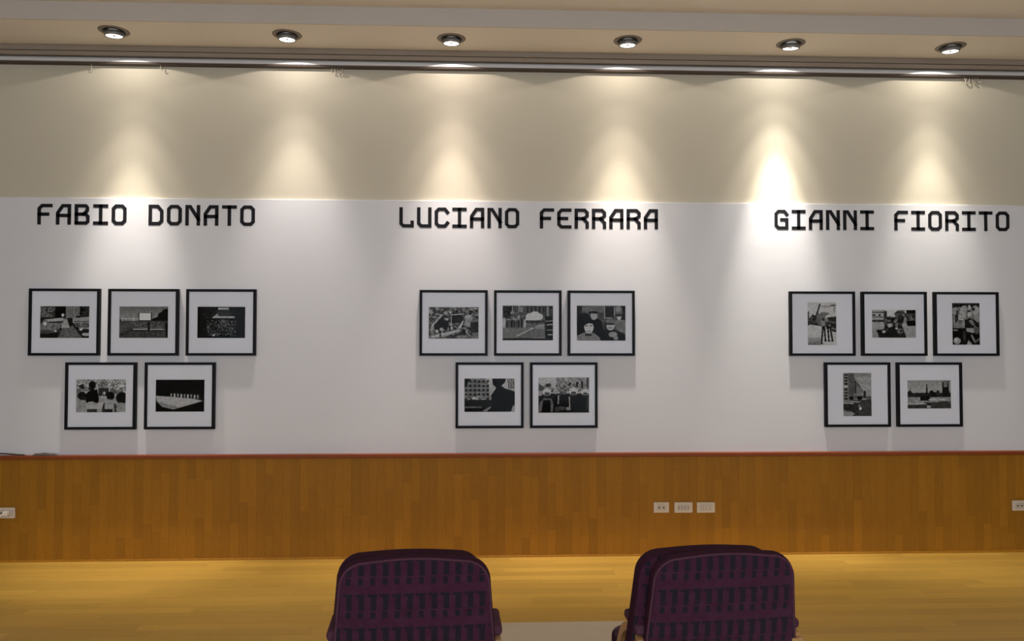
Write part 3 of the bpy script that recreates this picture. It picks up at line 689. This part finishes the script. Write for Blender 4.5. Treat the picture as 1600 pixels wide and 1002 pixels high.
# ------------------------------------------------------------------ sockets on the wainscot
def socket(px, py, w, label, kind, group='power sockets on the wainscot'):
    c = at_y(px, py, WAINS_Y); H = 0.080
    t = thing('power_socket', label, 'socket', (c.x, WAINS_Y, c.z-H/2), 0, group)
    mesh_obj('cover_plate', bevelled((-w/2, w/2, -0.010, 0.0, 0, H), 0.003), M['plate'], t)
    n = 3 if w < 0.13 else 4
    m0 = -n*0.0115*1.0 if n == 3 else -0.047; mw = 0.0235 if n == 4 else 0.023
    m0 = -n*mw/2
    mods = kind
    x = m0
    for k in mods:
        ww = mw*(2 if k == 'D' else 1.5 if k == 'P' else 1)
        m = mesh_obj('module', bevelled((x+.0006, x+ww-.0006, -0.0125, -0.009, .0175, .0625), 0.001), M['module'], t)
        xc = x+ww/2
        if k in 'PSD':
            if k == 'D': bm = lathe([(0.0, 0), (.016, 0), (.016, .0006), (0, .0006)], 24, None, Matrix.Translation((xc, -0.0125, .04)) @ Matrix.Rotation(math.pi/2, 4, 'X')); mesh_obj('socket_well', bm, M['plate'], m)
            for dz in ((-.0095, 0, .0095) if k != 'P' else (0,)):
                r = .003 if k != 'P' else .0065
                bm = lathe([(0, 0), (r, 0), (r, .0012), (0, .0012)], 14, None, Matrix.Translation((xc, -0.0125, .04+dz)) @ Matrix.Rotation(math.pi/2, 4, 'X'))
                mesh_obj('pin_hole', bm, M['hole'], m)
        x += ww
    return t, c
socket(1033, 793, 0.120, 'small socket plate with two round openings, beside two wider plates', 'PP')
socket(1067.5, 793, 0.142, 'middle wide socket plate with rows of pin holes', 'SSSS')
socket(1102.5, 793, 0.142, 'wide socket plate with a blank grey module at its end', 'BDB')
socket(1592, 790, 0.120, 'lone socket plate without a plug, under frames holding upright prints', 'PP')
t, c = socket(10, 801.5, 0.135, 'socket plate with a white plug and cable in it', 'PDB')
pl = thing('plug', 'white power plug and cable in the wainscot socket', 'plug', (c.x+0.012, WAINS_Y-0.0128, c.z))
mesh_obj('plug_body', bevelled((-.018, .018, -.034, 0, -.016, .016), 0.005), M['plug'], pl)
pth = []
for k in range(22):
    s = k/21; pth.append((-.01-.62*s, -.036-.02*math.sin(s*2.2), .003-(c.z-.002)*min(1, (s/.8)**.85)))
mesh_obj('plug_cable', tube(pth, .004, 8), M['plug'], pl, True)

# ------------------------------------------------------------------ bits lying on the ledge
a = at_y(51, 708, 5.91); b = at_y(92, 708, 5.91); L = b.x-a.x
bm = bmesh.new()
n, mseg = 18, 10; rows = []
for i in range(n+1):
    s = i/n; hgt = 0.022*math.sin(math.pi*min(1, max(0, s*.94+.03)))**.55*(1-.25*s)+0.002*math.sin(s*17); wd = .020*math.sin(math.pi*(s*.92+.04))**.4
    rows.append([bm.verts.new((s*L, wd*math.cos(math.pi*j/mseg), max(0.0, hgt*math.sin(math.pi*j/mseg)))) for j in range(mseg+1)])
for A, B in zip(rows, rows[1:]):
    for j in range(mseg): bm.faces.new((A[j], A[j+1], B[j+1], B[j]))
    bm.faces.new((A[0], B[0], B[-1], A[-1]))
bm.faces.new(rows[0]); bm.faces.new(rows[-1])
po = mesh_obj('cloth_bundle', bm, M['pouch'], None, True); po.location = (a.x, 5.911, LEDGE_Z)
tag(po, 'small flat dark grey cloth bundle lying on the red-brown ledge', 'cloth')
a = at_y(38, 709, 5.905)
pth = [(a.x-.02*0-(.62*s), 5.905+.012*math.sin(s*4), LEDGE_Z+.0052+.010*math.sin(math.pi*min(1, s*1.6))**2) for s in [i/40 for i in range(41)]]
cb = mesh_obj('loose_cable', tube(pth, .005, 8), M['cable'], None, True)
tag(cb, 'thin dark cable lying along the red-brown ledge', 'cable')

# ------------------------------------------------------------------ hooks hanging from the curtain rail
def hook_path(h):
    p = [(0, 0, 0), (0, 0, -h*.55)]
    for k in range(9):
        t_ = math.pi*k/8; p.append((h*.16-h*.16*math.cos(t_), 0, -h*.62-h*.2*math.sin(t_)))
    return p
def hooks(px, py, n, spread, h, label, group):
    c = at_y(px, py, 5.925)
    for i in range(n):
        o = mesh_obj('curtain_hook', tube(hook_path(h*random.uniform(.85, 1.15)), .0028, 6), M['clear'], None, True)
        o.location = (c.x+(i-(n-1)/2)*spread, 5.925, 3.764); o.rotation_euler = (0, random.uniform(-.35, .35) if n > 1 else 0, random.uniform(-.6, .6))
        tag(o, label, 'hook', group)
hooks(143, 103, 1, 0, .045, 'single small curtain hook hanging from the rail, above the first letter of the shortest word', 'single hooks on the curtain rail')
hooks(251, 105, 1, 0, .045, 'single small curtain hook hanging from the rail above the gap between two words', 'single hooks on the curtain rail')
hooks(527, 111, 5, .020, .055, 'clear curtain hook in a bunch on the rail beyond the eleven-letter heading', 'bunch of hooks beyond the eleven-letter heading')
hooks(1517, 120, 6, .022, .060, 'clear curtain hook in a bunch on the rail above the thirteen-letter heading', 'bunch of hooks above the thirteen-letter heading')

# ------------------------------------------------------------------ chairs
def outline(wt, wb, z0, z1, r, dome, n=8):
    """rounded trapezoid in (x, z), wider at the bottom, gently domed top"""
    def half(z): return (wb + (wt-wb)*(z-z0)/(z1-z0))/2
    pts = []
    for k in range(n+1):        # right bottom corner
        t_ = -math.pi/2 + math.pi/2*k/n; pts.append((half(z0+r*.4)-r*.4+r*.4*math.cos(t_), z0+r*.4+r*.4*math.sin(t_)))
    for k in range(n+1):
        t_ = math.pi/2*k/n; pts.append((half(z1-r)-r+r*math.cos(t_), z1-r+r*math.sin(t_)-dome))
    for k in range(1, 8):
        s = k/8; x = (half(z1-r)-r)*(1-2*s); pts.append((x, z1-dome+dome*math.sin(math.pi*s)))
    for k in range(n+1):
        t_ = math.pi/2+math.pi/2*k/n; pts.append((-half(z1-r)+r+r*math.cos(t_), z1-r+r*math.sin(t_)-dome))
    for k in range(n+1):
        t_ = math.pi+math.pi/2*k/n; pts.append((-half(z0+r*.4)+r*.4+r*.4*math.cos(t_), z0+r*.4+r*.4*math.sin(t_)))
    return pts
def slab(name, pts, y0, y1, edge, mats, parent, puff=0.0, mtx=None):
    """cushion: outline extruded y0..y1 with rounded edges, puffed faces; slot 0 faces, slot 1 sides; UV = (x, z)"""
    bm = bmesh.new(); uvl = bm.loops.layers.uv.new('UVMap'); uvd = {}
    xs = [p[0] for p in pts]; zs = [p[1] for p in pts]; cx, cz = (min(xs)+max(xs))/2, (min(zs)+max(zs))/2
    hx, hz = (max(xs)-min(xs))/2, (max(zs)-min(zs))/2
    prof = []
    for s in (.0, .25, .5, .75): prof.append((s, -1))
    prof = [(.12, y0-puff), (.45, y0-puff*.85), (.75, y0-puff*.5)]
    e = 5
    rings = []
    def add(ins, yy, scale=None):
        ring = []
        for x, z in pts:
            if scale is None: X, Z = cx+(x-cx)*(hx-ins)/hx, cz+(z-cz)*(hz-ins)/hz
            else: X, Z = cx+(x-cx)*scale, cz+(z-cz)*scale
            v = bm.verts.new((X, yy, Z)); uvd[v] = (X, Z); ring.append(v)
        rings.append(ring)
    for s, yy in prof: add(0, yy, s)
    for k in range(e+1):
        t_ = math.pi/2*k/e; add(edge*(1-math.sin(t_)), y0+edge*(1-math.cos(t_)))
    for k in range(e+1):
        t_ = math.pi/2*k/e; add(edge*(1-math.cos(t_)), y1-edge*(1-math.sin(t_)))
    for s, yy in ((.75, y1+puff*.5), (.45, y1+puff*.85), (.12, y1+puff)): add(0, yy, s)
    n = len(pts); fs = []
    for A, B in zip(rings, rings[1:]):
        for k in range(n): fs.append(bm.faces.new((A[k], A[(k+1) % n], B[(k+1) % n], B[k])))
    fs.append(bm.faces.new(rings[0])); fs.append(bm.faces.new(rings[-1]))
    bm.normal_update()
    for f in fs:
        f.material_index = 1 if abs(f.normal.y) < 0.6 else 0
        for l in f.loops: l[uvl].uv = uvd[l.vert]
    if mtx is not None: bmesh.ops.transform(bm, matrix=mtx, verts=bm.verts)
    return mesh_obj(name, bm, mats, parent, True)
def ribbon(path, wx, th, bm=None):
    """bent-wood bar: rectangular section (wx across x, th in the path plane) swept along a path of (y, z) at x = 0"""
    bm = bm or bmesh.new(); P = [Vector((0, p[0], p[1])) for p in path]; rings = []
    for i, p in enumerate(P):
        t_ = (P[min(i+1, len(P)-1)]-P[max(i-1, 0)]).normalized(); nrm = Vector((0, -t_.z, t_.y))
        rings.append([bm.verts.new(p+Vector((sx*wx/2, 0, 0))+nrm*sn*th/2) for sx, sn in ((-1,-1),(1,-1),(1,1),(-1,1))])
    for A, B in zip(rings, rings[1:]):
        for k in range(4): bm.faces.new((A[k], A[(k+1) % 4], B[(k+1) % 4], B[k]))
    bm.faces.new(rings[0]); bm.faces.new(rings[-1])
    return bm
def bend(pts, r=0.06, n=6):
    out = [Vector(pts[0])]
    for i in range(1, len(pts)-1):
        p, a, b = Vector(pts[i]), Vector(pts[i-1]), Vector(pts[i+1])
        da, db = (a-p).normalized(), (b-p).normalized(); rr = min(r, (a-p).length*.45, (b-p).length*.45)
        for k in range(n+1):
            s = k/n; out.append((p+da*rr)*(1-s)**2+p*2*s*(1-s)+(p+db*rr)*s*s)
    out.append(Vector(pts[-1])); return out

def chair(loc, rz, label, dx):
    t = thing('armchair', label, 'chair', loc, rz, 'burgundy armchairs facing the wall')
    rake = Matrix.Translation((0, 0, .44)) @ Matrix.Rotation(math.radians(8), 4, 'X') @ Matrix.Translation((0, 0, -.44))
    bp = slab('back_panel', outline(.500, .585, .40, .935, .085, .012), 0.0, .050, .018, [M['fabric'], M['gusset']], t, .006, rake)
    for q, (ol, yy) in enumerate(((outline(.488, .573, .41, .929, .085, .012), .004),)):
        pts = [(x+(dx if q else 0), yy, z) for x, z in ol]; pts.append(pts[0])
        bm = tube(pts, .0042, 6); bmesh.ops.transform(bm, matrix=rake, verts=bm.verts)
        mesh_obj('piping', bm, M['pad'], bp if q == 0 else t, True)
    slab('back_cushion', outline(.485, .570, .46, .922, .085, .008), .046, .130, .030, [M['fabric'], M['gusset']], t, .012, rake @ Matrix.Translation((dx, 0, 0)))
    seat_m = Matrix.Translation((0, 0.30, .43)) @ Matrix.Rotation(math.radians(-86), 4, 'X')
    slab('seat', outline(.53, .55, -.20, .22, .06, .01), -.055, .055, .03, [M['fabric'], M['gusset']], t, .012, seat_m)
    mesh_obj('seat_frame', boxes((-.26, .26, .08, .49, .335, .375)), M['beech'], t)
    for s in (-1, 1):
        path = bend([(-.005, .61), (.10, .638), (.20, .595), (.33, .40), (.40, 0.0)], .13, 8)
        bm = ribbon([(p.x, p.y) for p in path], .036, .030)
        bmesh.ops.transform(bm, matrix=Matrix.Translation((s*.277, 0, 0)), verts=bm.verts)
        arm = mesh_obj('arm', bm, M['beech'], t)
        bm = bevelled((-.023, .023, -.005, .16, -.012, .024), .014, 3)
        for v in bm.verts:      # pad hugs the curve of the arm and swells at its rear end
            v.co.z += .005*math.sin((v.co.y+.005)/.165*math.pi)
        bmesh.ops.transform(bm, matrix=Matrix.Translation((s*.277, 0, .645)) @ Matrix.Rotation(math.radians(4), 4, 'X'), verts=bm.verts)
        mesh_obj('arm_pad', bm, M['pad'], arm, True)
        bm = ribbon([(-.012, .612), (-.005, .45), (-.05, .22), (-.10, 0.0)], .040, .032)
        bmesh.ops.transform(bm, matrix=Matrix.Translation((s*.277, 0, 0)), verts=bm.verts)
        mesh_obj('rear_leg', bm, M['beech'], t)
        mesh_obj('side_rail', boxes((s*.277-.018, s*.277+.018, -.02, .43, .33, .37)), M['beech'], t)
    mesh_obj('stretcher', boxes((-.30, .30, .04, .08, .335, .375)), M['beech'], t)
    return t
def chair_at(px, py, depth, rz, label, dx):
    p = at_y(px, py, depth)       # top edge of the back
    r = math.radians(rz); ly = -.07
    loc = (p.x+math.sin(r)*ly, p.y-math.cos(r)*ly, 0)
    return chair(loc, r, label, dx)
chair_at(648, 868, 2.60, 3, 'burgundy figured armchair at the grey table, under the heading of fourteen letters', -.018)
chair_at(1135, 867, 2.62, 5, 'burgundy figured armchair at the grey table, nearer the three wall sockets', -.040)

# ------------------------------------------------------------------ low table in front of the chairs
zt = 0.36
far = at_z(878, 971.5, zt).y
tb = thing('coffee_table', 'low pale grey laminate table between the two burgundy armchairs', 'table', ((-.34+.74)/2, far-.15, 0))
mesh_obj('table_top', bevelled((-.54, .54, -.15, .15, zt-.028, zt), .004), M['table'], tb)
mesh_obj('apron', boxes((-.50, .50, -.125, -.11, zt-.085, zt-.028), (-.50, .50, .11, .125, zt-.085, zt-.028), (-.50, -.485, -.11, .11, zt-.085, zt-.028), (.485, .50, -.11, .11, zt-.085, zt-.028)), M['steel'], tb)
for sx in (-1, 1):
    for sy in (-1, 1):
        mesh_obj('leg', bevelled((sx*.485-.018, sx*.485+.018, sy*.11-.018, sy*.11+.018, 0, zt-.028), .003), M['steel'], tb)
